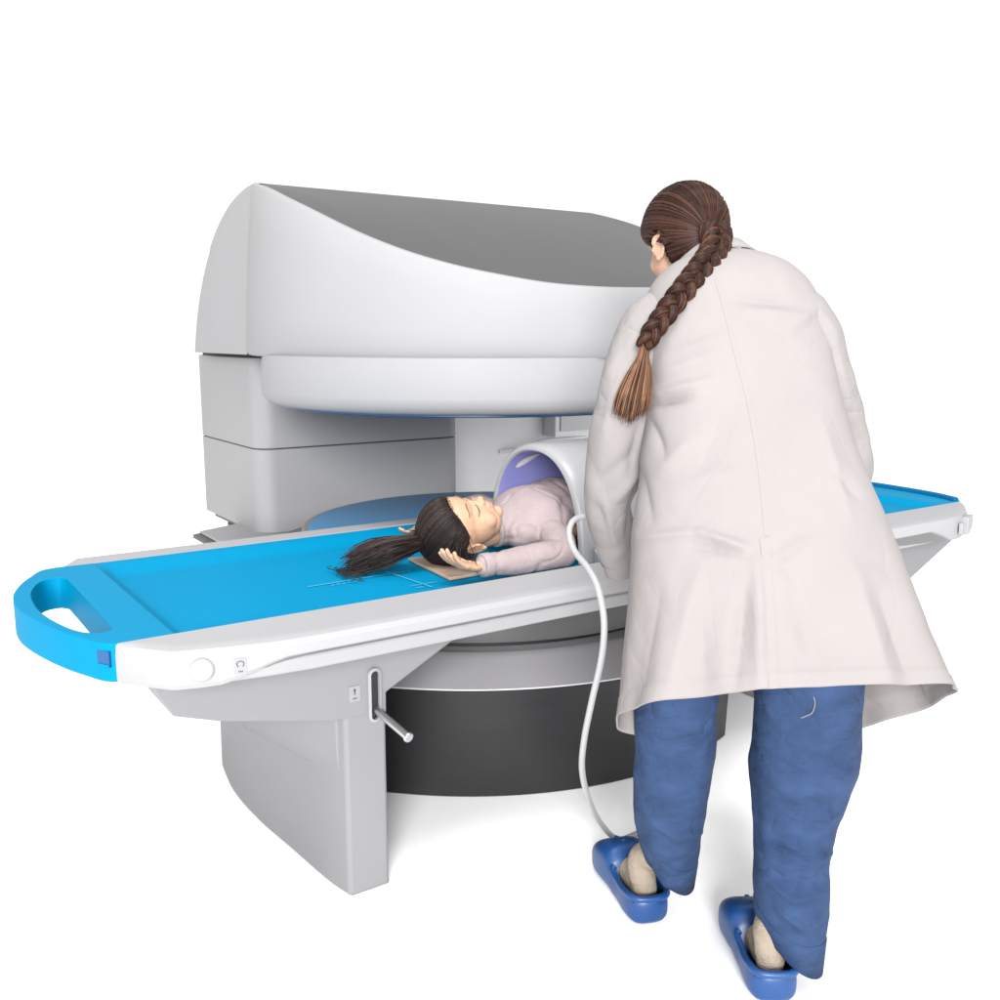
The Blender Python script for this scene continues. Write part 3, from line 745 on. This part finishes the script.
foot(bm, hL + ZU * .02, dL, .22); foot(bm, hR + ZU * .02, dR, .22)
me = remeshed(bm, .0035, 4, .45)
db = finish_body(me, 'body', ['skin'], doc)
def df(l):
    m = l.z + .045 - .78 * (l.y - .06)
    if l.y < -.1: m = max(m, l.z + .30 + .25 * (l.y + .1))
    if abs(l.x) > .31 and -.26 < l.z < .02 and l.y > -.12: m = min(m, -.1)
    return m
bm, tree = hair_cap(me, MD, df, .06, db, 'hair')
dtree = BVHTree.FromPolygons([v.co for v in me.vertices], [p.vertices for p in me.polygons])
droot = W(716, 233, 1.878)
rng = random.Random(11)
scalp_strands(bm, tree, MD, df, droot, 1300, .0011, (0, 0, 0, 0, 1), rng, .0012)
hd = obj('hair', bm, ['hair', 'hair2'], db, sharp=0)
# braid: three interlaced locks, each of them many fine strands
bpth = [W(713, 226, 1.89), W(717, 239, 1.868), W(713, 253, 1.846), W(703, 267, 1.826), W(687, 286, 1.808), W(668, 310, 1.798), W(651, 334, 1.796), W(644, 348, 1.794)]
bp_pts = [Vector(p) for p in path([tuple(p) for p in bpth], 140)]
bm = bmesh.new()
def frame(i):
    t = (bp_pts[min(i + 1, 139)] - bp_pts[max(i - 1, 0)]).normalized()
    v = (-FW + t * FW.dot(t)).normalized(); return t, v, t.cross(v)
NB = 4.0
for s in range(3):
    ph = 2 * pi * s / 3
    core = []; rad = []
    for i in range(140):
        t, v, u = frame(i); f = i / 139; A = (.0182 - .0068 * f)
        a = 2 * pi * NB * f + ph
        core.append(bp_pts[i] + u * A * sin(a) + v * A * .62 * sin(2 * a)); rad.append((.0148 - .006 * f) * (1 if f < .93 else 1 - .4 * (f - .93) / .07))
    tube(bm, core, [r * .86 for r in rad], 12)
    for k in range(26):
        a0 = 2 * pi * k / 26 + rng.uniform(-.1, .1); tw = rng.uniform(.5, .9); pts = []
        pr = None
        for i in range(0, 140, 2):
            tt = (core[min(i + 1, 139)] - core[max(i - 1, 0)]).normalized()
            a = pr if pr is not None else V(1, 0, 0); uu = (a - tt * a.dot(tt)).normalized(); vv = tt.cross(uu); pr = uu
            an = a0 + tw * i * .02
            pts.append(core[i] + (uu * cos(an) + vv * sin(an)) * rad[i] * .86)
        strand(bm, pts, .0016 * rng.uniform(.7, 1.2), .8, rng.choice((0, 0, 1)))
br = obj('braid', bm, ['hair', 'hair2'], hd, sharp=0)
bm = bmesh.new()
te = bp_pts[-1]
tl = [(645, 345, 1.795), (642, 362, 1.79), (637, 385, 1.788), (631, 427, 1.795)]
for k in range(620):
    q = rng.uniform(-1, 1); dp = rng.uniform(-1, 1) * sqrt(max(0, 1 - q * q)); ln = rng.triangular(.6, 1.04, .95) * (1 - .14 * abs(q)); dv = rng.gauss(0, .12)
    pts = []
    for i in range(14):
        t = i / 13 * ln
        px = cr([0, .25, .55, 1], [a[0] for a in tl], t); py = 346 + 79 * t
        wd_ = cr([0, .12, .35, .7, 1], [5, 5.5, 12.5, 18, 17], t)
        off = (q + dv * t * .6) * wd_ - (3 * t)
        pts.append(W(px + off, py, cr([0, .25, .55, 1], [a[2] for a in tl], t) + dp * .012 * (.5 + t)))
    strand(bm, pts, .0012 * rng.uniform(.6, 1.3), .15, rng.choice((0, 1, 1, 2)) if k % 3 else 2)
obj('braid_tail', bm, ['hair', 'hair2', 'hair3'], br, sharp=0)

# --- white coat
def seg_disp(px, py, folds):
    d = 0
    for x0, y0, x1, y1, w, am in folds:
        dx, dy = x1 - x0, y1 - y0; L2 = dx * dx + dy * dy
        t = max(0, min(1, ((px - x0) * dx + (py - y0) * dy) / L2)); r2 = (px - x0 - dx * t) ** 2 + (py - y0 - dy * t) ** 2
        d += am * (.55 * math.exp(-r2 / (w * w)) + .6 * math.exp(-math.sqrt(r2) / (w * .55))) * (sin(pi * min(1, max(0, .08 + .84 * t))) ** .6)
    return d
def project(p):
    v = p - CAM; w = v.dot(FW); return 500 + FOC * v.dot(RT) / w, 500 - FOC * v.dot(UP) / w
CL = [(259, 706, 740, 1.938, .030, .55), (264, 692, 752, 1.93, .052, .55), (271, 672, 778, 1.925, .072, .52), (283, 656, 798, 1.92, .092, .48), (300, 646, 812, 1.91, .108, .44), (330, 642, 824, 1.90, .122, .42), (370, 643, 830, 1.88, .132, .41), (410, 645, 838, 1.86, .137, .40),
      (470, 640, 856, 1.82, .142, .40), (530, 634, 882, 1.785, .152, .40), (590, 630, 905, 1.755, .166, .41), (650, 624, 927, 1.73, .182, .43), (706, 619, 945, 1.71, .205, .52)]
CFOLD = [(640, 538, 700, 532, 5, .006), (700, 532, 748, 548, 4, .007), (690, 545, 745, 556, 5, -.005), (775, 560, 805, 540, 6, .006), (775, 552, 800, 585, 8, -.004),
         (652, 405, 690, 398, 5, -.008), (655, 395, 712, 380, 6, .006), (650, 420, 665, 455, 6, -.005), (660, 375, 720, 352, 8, .004), (668, 345, 715, 330, 7, -.004),
         (735, 300, 800, 305, 7, -.004), (745, 310, 805, 316, 6, .004), (790, 330, 828, 300, 7, .003), (700, 565, 670, 690, 14, .006), (745, 590, 735, 690, 11, -.008), (757, 560, 760, 688, 7, .008), (800, 590, 820, 690, 16, -.006),
         (850, 560, 890, 690, 16, .007), (880, 600, 915, 690, 12, -.006), (660, 590, 640, 700, 12, -.005), (700, 600, 705, 690, 16, -.003), (820, 420, 850, 520, 10, .004), (640, 470, 652, 520, 7, -.004), (690, 480, 740, 470, 9, .003), (720, 420, 700, 470, 12, -.003), (830, 470, 860, 500, 8, -.004), (690, 440, 660, 470, 8, .003)]
SEAM = [(283, 717), (310, 725), (350, 735), (400, 748), (450, 757), (500, 763), (545, 767), (600, 771), (690, 776)]
NL, NA = 170, 288
ylev = [c[0] for c in CL]
rings = []
for i in range(NL + 1):
    f = i / NL; y = 259 + (706 - 259) * (f ** 1.12)
    l, r, w, b, ln = [cr(ylev, [c[k] for c in CL], y) for k in (1, 2, 3, 4, 5)]
    cpt = W((l + r) / 2, y, w); a = (r - l) / 2 / FOC * w
    D = FH * cos(ln) - ZU * sin(ln)
    lo = max(0, (y - 520) / 186); ring = []
    for j in range(NA):
        ph = 2 * pi * j / NA
        c, s = cos(ph), sin(ph)                       # c: her right, s: front
        ex = 2 / 2.35
        x = abs(c) ** ex * (1 if c > 0 else -1); z = abs(s) ** ex * (1 if s > 0 else -1)
        p = cpt + RT * (a * x) + D * (b * z)
        # hem: lower at the left and in front, lifted over her seat
        p.z += lo * lo * (.018 * c - (.04 * abs(s) if s > 0 else 0))
        # soft waves of the flaring skirt
        nrm = (RT * (c / max(a, .01)) + D * (s / max(b, .01))).normalized()
        p += nrm * (lo ** 1.5) * (.007 * sin(ph * 7 + .6) + .005 * sin(ph * 11 + 2 + 2 * lo))
        q = project(p)
        if s < .25:
            d = 1.5 * seg_disp(q[0], q[1], CFOLD)
            d += .0022 * noise.noise(V(q[0] * .022, q[1] * .03, 1.7)) + .0012 * noise.noise(V(q[0] * .06, q[1] * .05, 4.7))
            if q[1] > 283:
                sx = cr([a_[0] for a_ in SEAM], [a_[1] for a_ in SEAM], q[1]); u = q[0] - sx
                d += .0
                if q[1] > 545: d += 0 * (.008 * (1 / (1 + math.exp(-max(-30, min(30, u / .5)))) - .5) * math.exp(-abs(u) / 26)) * min(1, (q[1] - 545) / 25)
            p += nrm * d
        if i >= NL - 6: p += nrm * .0016
        ring.append(p)
    rings.append(ring)
def open_front(bm, full):
    # the coat hangs open in front below the waist
    dead = []
    nrow = len(bm.faces) // NA
    bm.faces.ensure_lookup_table()
    for k, f in enumerate(bm.faces):
        i, j = divmod(k, NA); a = abs(j / NA * 360 - 90)
        lim = 30 if full else max(0, min(30, (i - 95) * 1.2))
        if a < lim: dead.append(f)
    bmesh.ops.delete(bm, geom=dead, context='FACES')
bm = bmesh.new(); loft(bm, rings, True, False, False); open_front(bm, 0)
coat = obj('coat', bm, 'coat', db, sharp=0, solid=.003)
# back seam, running out into the edge of the vent below the waist: a narrow strip lying on the cloth
jf = []
for i in range(8, NL + 1):
    best = None; prevu = None
    for j in range(NA // 2 + 20, NA - 20):
        q = project(rings[i][j]); u = q[0] - cr([a_[0] for a_ in SEAM], [a_[1] for a_ in SEAM], q[1])
        if prevu is not None and prevu * u <= 0: best = j - 1 + abs(prevu) / (abs(prevu) + abs(u) + 1e-9); break
        prevu = u
    jf.append(best if best is not None else jf[-1])
for _ in range(6): jf = [(jf[max(0, k - 1)] + jf[k] + jf[min(len(jf) - 1, k + 1)]) / 3 for k in range(len(jf))]
def on_coat(i, j):
    a = int(j); f = j - a; return rings[i][a].lerp(rings[i][a + 1], f)
def ribbon(name, rows, off, half, th):
    sr = []
    for i in rows:
        j = jf[i - 8]; p = on_coat(i, j); t = (on_coat(i, j + 1) - on_coat(i, j - 1)).normalized()
        up = (on_coat(min(NL, i + 1), j) - on_coat(i - 1, j)).normalized(); n = t.cross(up).normalized(); n = n if n.dot(FW) < 0 else -n
        if t.dot(RT) < 0: t = -t
        p = p + t * off
        sr.append([p - t * half - n * .0015, p - t * half + n * th, p + t * half + n * th, p + t * half - n * .0015])
    bm = bmesh.new(); loft(bm, sr); return obj(name, bm, 'coat', coat, sharp=30)
ribbon('back_seam', range(9, int(NL * .70)), 0, .0035, .0022)
ribbon('vent_edge', range(int(NL * .70), NL + 1), -.004, .0075, .003)
# collar
bm = bmesh.new(); rows = []
for (px, py, w, a, b, up) in ((718, 268, 1.928, .083, .070, .0), (714, 262, 1.930, .074, .066, .0), (711, 256, 1.937, .066, .060, 0), (710, 255, 1.94, .062, .056, 0), (713, 262, 1.935, .066, .058, 0)):
    c = W(px, py, w); D = FH * cos(.5) - ZU * sin(.5)
    rows.append([c + RT * (a * cos(2*pi*j/64)) + D * (b * sin(2*pi*j/64)) - ZU * (.012 * cos(2*pi*j/64) * -1) for j in range(64)])
loft(bm, rows, True, False, False); obj('coat_collar', bm, 'coat', coat, sharp=0, solid=.002)
# sleeves
def sleeve(pts, n, folds, seed, name='sleeve', tag_=None):
    q = path(pts, n); rings = []; prev = None
    P = [Vector(p[:3]) for p in q]
    for i in range(n):
        t = (P[min(i + 1, n - 1)] - P[max(i - 1, 0)]).normalized()
        a = prev if prev is not None else RT
        u = (a - t * a.dot(t)).normalized(); v = t.cross(u); prev = u; ring = []
        for j in range(64):
            an = 2 * pi * j / 64; nrm = u * cos(an) + v * sin(an); p = P[i] + nrm * q[i][3]
            s = project(p); d = 0
            if nrm.dot(FW) < .35: d = 1.5 * seg_disp(s[0], s[1], folds)
            d += .004 * noise.noise(p * 11 + V(seed, 0, 0)) + .0022 * noise.noise(p * 26 + V(seed, 5, 0))
            ring.append(p + nrm * d)
        rings.append(ring)
    bm = bmesh.new(); loft(bm, rings, True, True, False)
    o = obj(name, bm, 'cuff', coat, sharp=0, solid=.002)
    bm = bmesh.new()
    c0, c1 = P[-4], P[-1]; r = q[-1][3]
    tube(bm, [c0.lerp(c1, .0), c0.lerp(c1, .5), c1 + (c1 - c0) * .1, c0.lerp(c1, .95)], [q[-4][3] + .002, r + .003, r + .002, r - .004], 40, cap=False); obj('cuff', bm, 'cuff', o)
    return o
SFL = [(640, 470, 612, 505, 5, .006), (632, 455, 600, 480, 5, -.005), (636, 490, 626, 540, 4, -.006), (605, 500, 616, 545, 4, .005), (620, 380, 604, 440, 8, .005), (640, 420, 630, 470, 6, -.005), (650, 340, 620, 370, 7, -.004), (628, 545, 612, 560, 4, .004), (596, 505, 606, 525, 4, -.004)]
sleeve([(*W(668, 312, 1.90), .055), (*W(654, 328, 1.895), .064), (*W(636, 370, 1.885), .062), (*W(624, 420, 1.89), .060), (*W(615, 470, 1.925), .056), (*W(610, 505, 1.96), .049), (*W(615, 540, 2.01), .043), (*W(622, 570, 2.045), .034)], 60, SFL, 1)
SFR = [(828, 330, 848, 400, 6, .005), (838, 400, 862, 450, 6, -.005), (815, 310, 838, 340, 6, .004)]
sleeve([(*W(780, 308, 1.88), .055), (*W(797, 322, 1.875), .064), (*W(814, 365, 1.875), .064), (*W(832, 420, 1.89), .060), (*W(842, 470, 1.93), .055), (*W(830, 500, 2.0), .048), (*W(805, 525, 2.1), .038)], 60, SFR, 9)

# --- trousers
def legrings(tab, n, folds, hemtilt, seed):
    ys_ = [t[0] for t in tab]; rings = []
    for i in range(n + 1):
        y = ys_[0] + (ys_[-1] - ys_[0]) * i / n
        l, r, w = [cr(ys_, [t[k] for t in tab], y) for k in (1, 2, 3)]
        c = W((l + r) / 2, y, w); a = (r - l) / 2 / FOC * w; b = a * (1.08 if i < n * .6 else 1.12); ring = []
        e = max(0, (i / n - .72) / .28)
        for j in range(96):
            ph = 2 * pi * j / 96; p = c + RT * (a * cos(ph)) + FH * (b * sin(ph))
            p.z += e * e * (hemtilt[0] * -cos(ph) + hemtilt[1] * sin(ph))
            nrm = (RT * cos(ph) + FH * sin(ph)); q = project(p); d = 0
            if sin(ph) < .1: d = 1.7 * (1 - .95 * abs(cos(ph)) ** 4) * seg_disp(q[0], q[1], [(a_, b_, c_, d_, w_ * 1.35, m_) for a_, b_, c_, d_, w_, m_ in folds])
            d += .004 * noise.noise(V(p.x * 9, p.y * 9, p.z * 12 + seed)) + .0045 * noise.noise(V(p.x * 22, p.y * 22, p.z * 4 + seed)) + .001 * noise.noise(V(p.x * 20, p.y * 20, p.z * 40 + seed))
            ring.append(p + nrm * d)
        rings.append(ring)
    return rings
LF = [(640, 812, 672, 838, 3.2, .008), (672, 838, 704, 832, 3.2, .007), (645, 818, 675, 844, 3, -.005), (636, 838, 668, 855, 3.2, .007), (668, 856, 700, 846, 3, .006), (645, 870, 690, 862, 5, -.005), (640, 780, 700, 790, 7, .004), (640, 745, 700, 760, 8, -.003), (640, 850, 655, 890, 4, .005), (660, 884, 692, 882, 3, .004)]
RF = [(768, 806, 800, 820, 3, .007), (800, 820, 838, 816, 3, .007), (770, 815, 830, 828, 4, -.005), (752, 770, 800, 800, 5, .006), (790, 760, 850, 775, 6, .005), (770, 842, 805, 862, 3, .008), (805, 862, 832, 852, 3, .007), (760, 872, 795, 900, 3.2, .009), (795, 900, 824, 890, 3.2, .008), (775, 905, 800, 925, 3.2, .007), (800, 926, 826, 915, 3.2, .006), (756, 800, 770, 870, 5, .004), (760, 840, 825, 842, 5, -.004), (770, 880, 822, 874, 5, -.005), (762, 920, 800, 945, 5, .004), (820, 780, 834, 850, 4, .005), (765, 740, 830, 745, 8, .003)]
LT = [(560, 690, 742, 1.79), (640, 640, 722, 1.765), (700, 635, 717, 1.80), (750, 634.5, 713, 1.85), (800, 634, 706, 1.90), (836, 636, 699, 1.955), (864, 643, 693, 2.005)]
RT_ = [(560, 752, 835, 1.78), (640, 752, 862, 1.715), (700, 755, 859, 1.735), (745, 753, 857, 1.76), (765, 750, 854, 1.775), (790, 754, 845, 1.79), (840, 755, 829, 1.80), (900, 754, 826, 1.815), (938, 756, 821, 1.826)]
for tab, folds, ht, sd in ((LT, LF, (.036, .024), 1.0), (RT_, RF, (.044, .022), 5.0)):
    rg = legrings(tab, 130, folds, ht, sd)
    bm = bmesh.new(); loft(bm, rg, True, True, False)
    if tab is LT: tro = obj('trousers', bm, 'denim', db, sharp=0); tro.name = 'trouser_leg'
    else: obj('trouser_leg', bm, 'denim', db, sharp=0)
    par = bpy.data.objects['trouser_leg'] if tab is LT else bpy.data.objects['trouser_leg.001']
    bm = bmesh.new(); cen = sum(rg[-1], Vector()) / 96
    loft(bm, [[p + (p - cen).normalized() * k for p in r] for r, k in ((rg[-9], .0008), (rg[-8], .0028), (rg[-1], .003), (rg[-1], -.004), (rg[-6], -.004))], True, False, False)
    obj('trouser_hem', bm, 'denim', par, sharp=0)
bm = bmesh.new()
ellipsoid(bm, W(758, 620, 1.77), (.15, .10, .11)); obj('trouser_seat', bm, 'denim', bpy.data.objects['trouser_leg'])
# loose thread
bm = bmesh.new(); tube(bm, [Vector(p) for p in path([tuple(W(x, y, 1.625)) for x, y in ((812, 684), (813, 694), (815, 703), (812, 713), (806, 716), (801, 718))], 20)], .0008, 6); obj('loose_thread', bm, 'cuff', coat)

# --- clogs and socks
def clog(heel, d, L, name='clog'):
    d = Vector(d).normalized(); s = V(d.y, -d.x, 0); h = Vector(heel)
    # t, half width, sole rise, rim height
    T = [(0.0, .016, .012, .050), (.015, .030, .005, .058), (.05, .040, 0, .060), (.12, .046, 0, .060), (.2, .047, 0, .057), (.34, .046, 0, .056), (.44, .048, 0, .062), (.50, .050, 0, .082), (.56, .053, 0, .098), (.66, .057, 0, .097), (.78, .058, 0, .087), (.88, .052, .002, .072), (.95, .040, .008, .058), (.99, .022, .016, .040), (1.0, .008, .022, .03)]
    rows = []
    n = 40
    for i in range(n + 1):
        t = i / n
        w, z0, z1 = [cr([a[0] for a in T], [a[k] for a in T], t) for k in (1, 2, 3)]
        op = 1 if .05 < t < .46 else 0
        ring = []
        for k in range(40):
            a = 2 * pi * k / 40
            c, sn = cos(a), sin(a)
            if sn <= 0:                                # outside, down to the sole
                x = w * (abs(c) ** .55) * (1 if c > 0 else -1); z = z0 + (.022 - z0 if False else 0) + (z1 * .55 - z0) * (1 - abs(sn) ** .55)
                x *= 1 - .0 * sn
            else:
                if op:                                 # open heel: the wall folds over into the inside
                    u = sn
                    if u < .45: x = w * (1 - .10 * u / .45) * (1 if c > 0 else -1); z = z1 * .55 + (z1 * .45) * sin(pi / 2 * u / .45)
                    else:
                        g = (u - .45) / .55; x = w * (.86 - .86 * g * abs(c) ** .0 * (1 - abs(c))) * (1 if c > 0 else -1) * (1 if g < .4 else abs(c) / .8 if abs(c) < .8 else 1)
                        z = z1 + (.024 - z1) * min(1, g * 2.2)
                else:
                    x = w * (abs(c) ** .6) * (1 if c > 0 else -1); z = z1 * .55 + z1 * .45 * (sn ** .75)
            ring.append(h + d * (t * L) + s * x + ZU * z)
        rows.append(ring)
    bm = bmesh.new(); loft(bm, rows)
    o = obj(name, bm, 'clog', db, sharp=50)
    bm = bmesh.new()                                   # rim bead round the opening
    pts = []
    for sg in (1, -1):
        seq = [(.46, .80), (.44, .93), (.34, .95), (.2, .95), (.08, .93), (.035, .86), (.012, .62), (.003, .28)]
        for t, k in (seq if sg > 0 else seq[::-1]):
            w, z1 = [cr([a[0] for a in T], [a[q] for a in T], max(.05, t)) for q in (1, 3)]
            pts.append(h + d * (t * L) + s * (sg * w * k) + ZU * (z1 + .001))
    tube(bm, [Vector(p) for p in path([tuple(p) for p in pts], 60)], .0072, 10); obj('rim', bm, 'clog', o)
    bm = bmesh.new()
    for (t, x) in ((.62, -.6), (.62, .6), (.70, -.72), (.70, .72), (.78, -.75), (.78, .75), (.66, 0), (.74, -.3), (.74, .3), (.82, 0)):
        w, z1 = [cr([a[0] for a in T], [a[k] for a in T], t) for k in (1, 3)]
        sn = (1 - abs(x) ** (1 / .6)) ** .5
        p = h + d * (t * L) + s * (x * w) + ZU * (z1 * .55 + z1 * .45 * sn ** .75)
        ellipsoid(bm, p, (.0055, .0055, .0022), None, 10, 6)
    obj('vent_holes', bm, 'bluedark', o)
    return o
clog(hL, dL, .265); clog(hR, dR, .265)
def sock(h, d, top, top2):
    h = Vector(h); d = Vector(d).normalized()
    bm = bmesh.new()
    limb(bm, [(*(h + d * .045 + ZU * .052), .025), (*(h + d * .10 + ZU * .052), .027), (*(h + d * .17 + ZU * .05), .031)])
    limb(bm, [(*top2, .034), (*top, .034), (*(h + d * .062 + ZU * .115), .030), (*(h + d * .046 + ZU * .055), .0265)], 20)
    me = remeshed(bm, .004, 6)
    nr = [v.normal.copy() for v in me.vertices]
    for k, v in enumerate(me.vertices): v.co += nr[k] * (.002 * noise.noise(V(v.co.x * 20, v.co.y * 20, v.co.z * 60)))
    finish_body(me, 'sock', ['sock'], db)
sock(hL, dL, W(667, 850, 1.985), W(669, 815, 1.95)); sock(hR, dR, W(777, 915, 1.848), W(787, 865, 1.815))
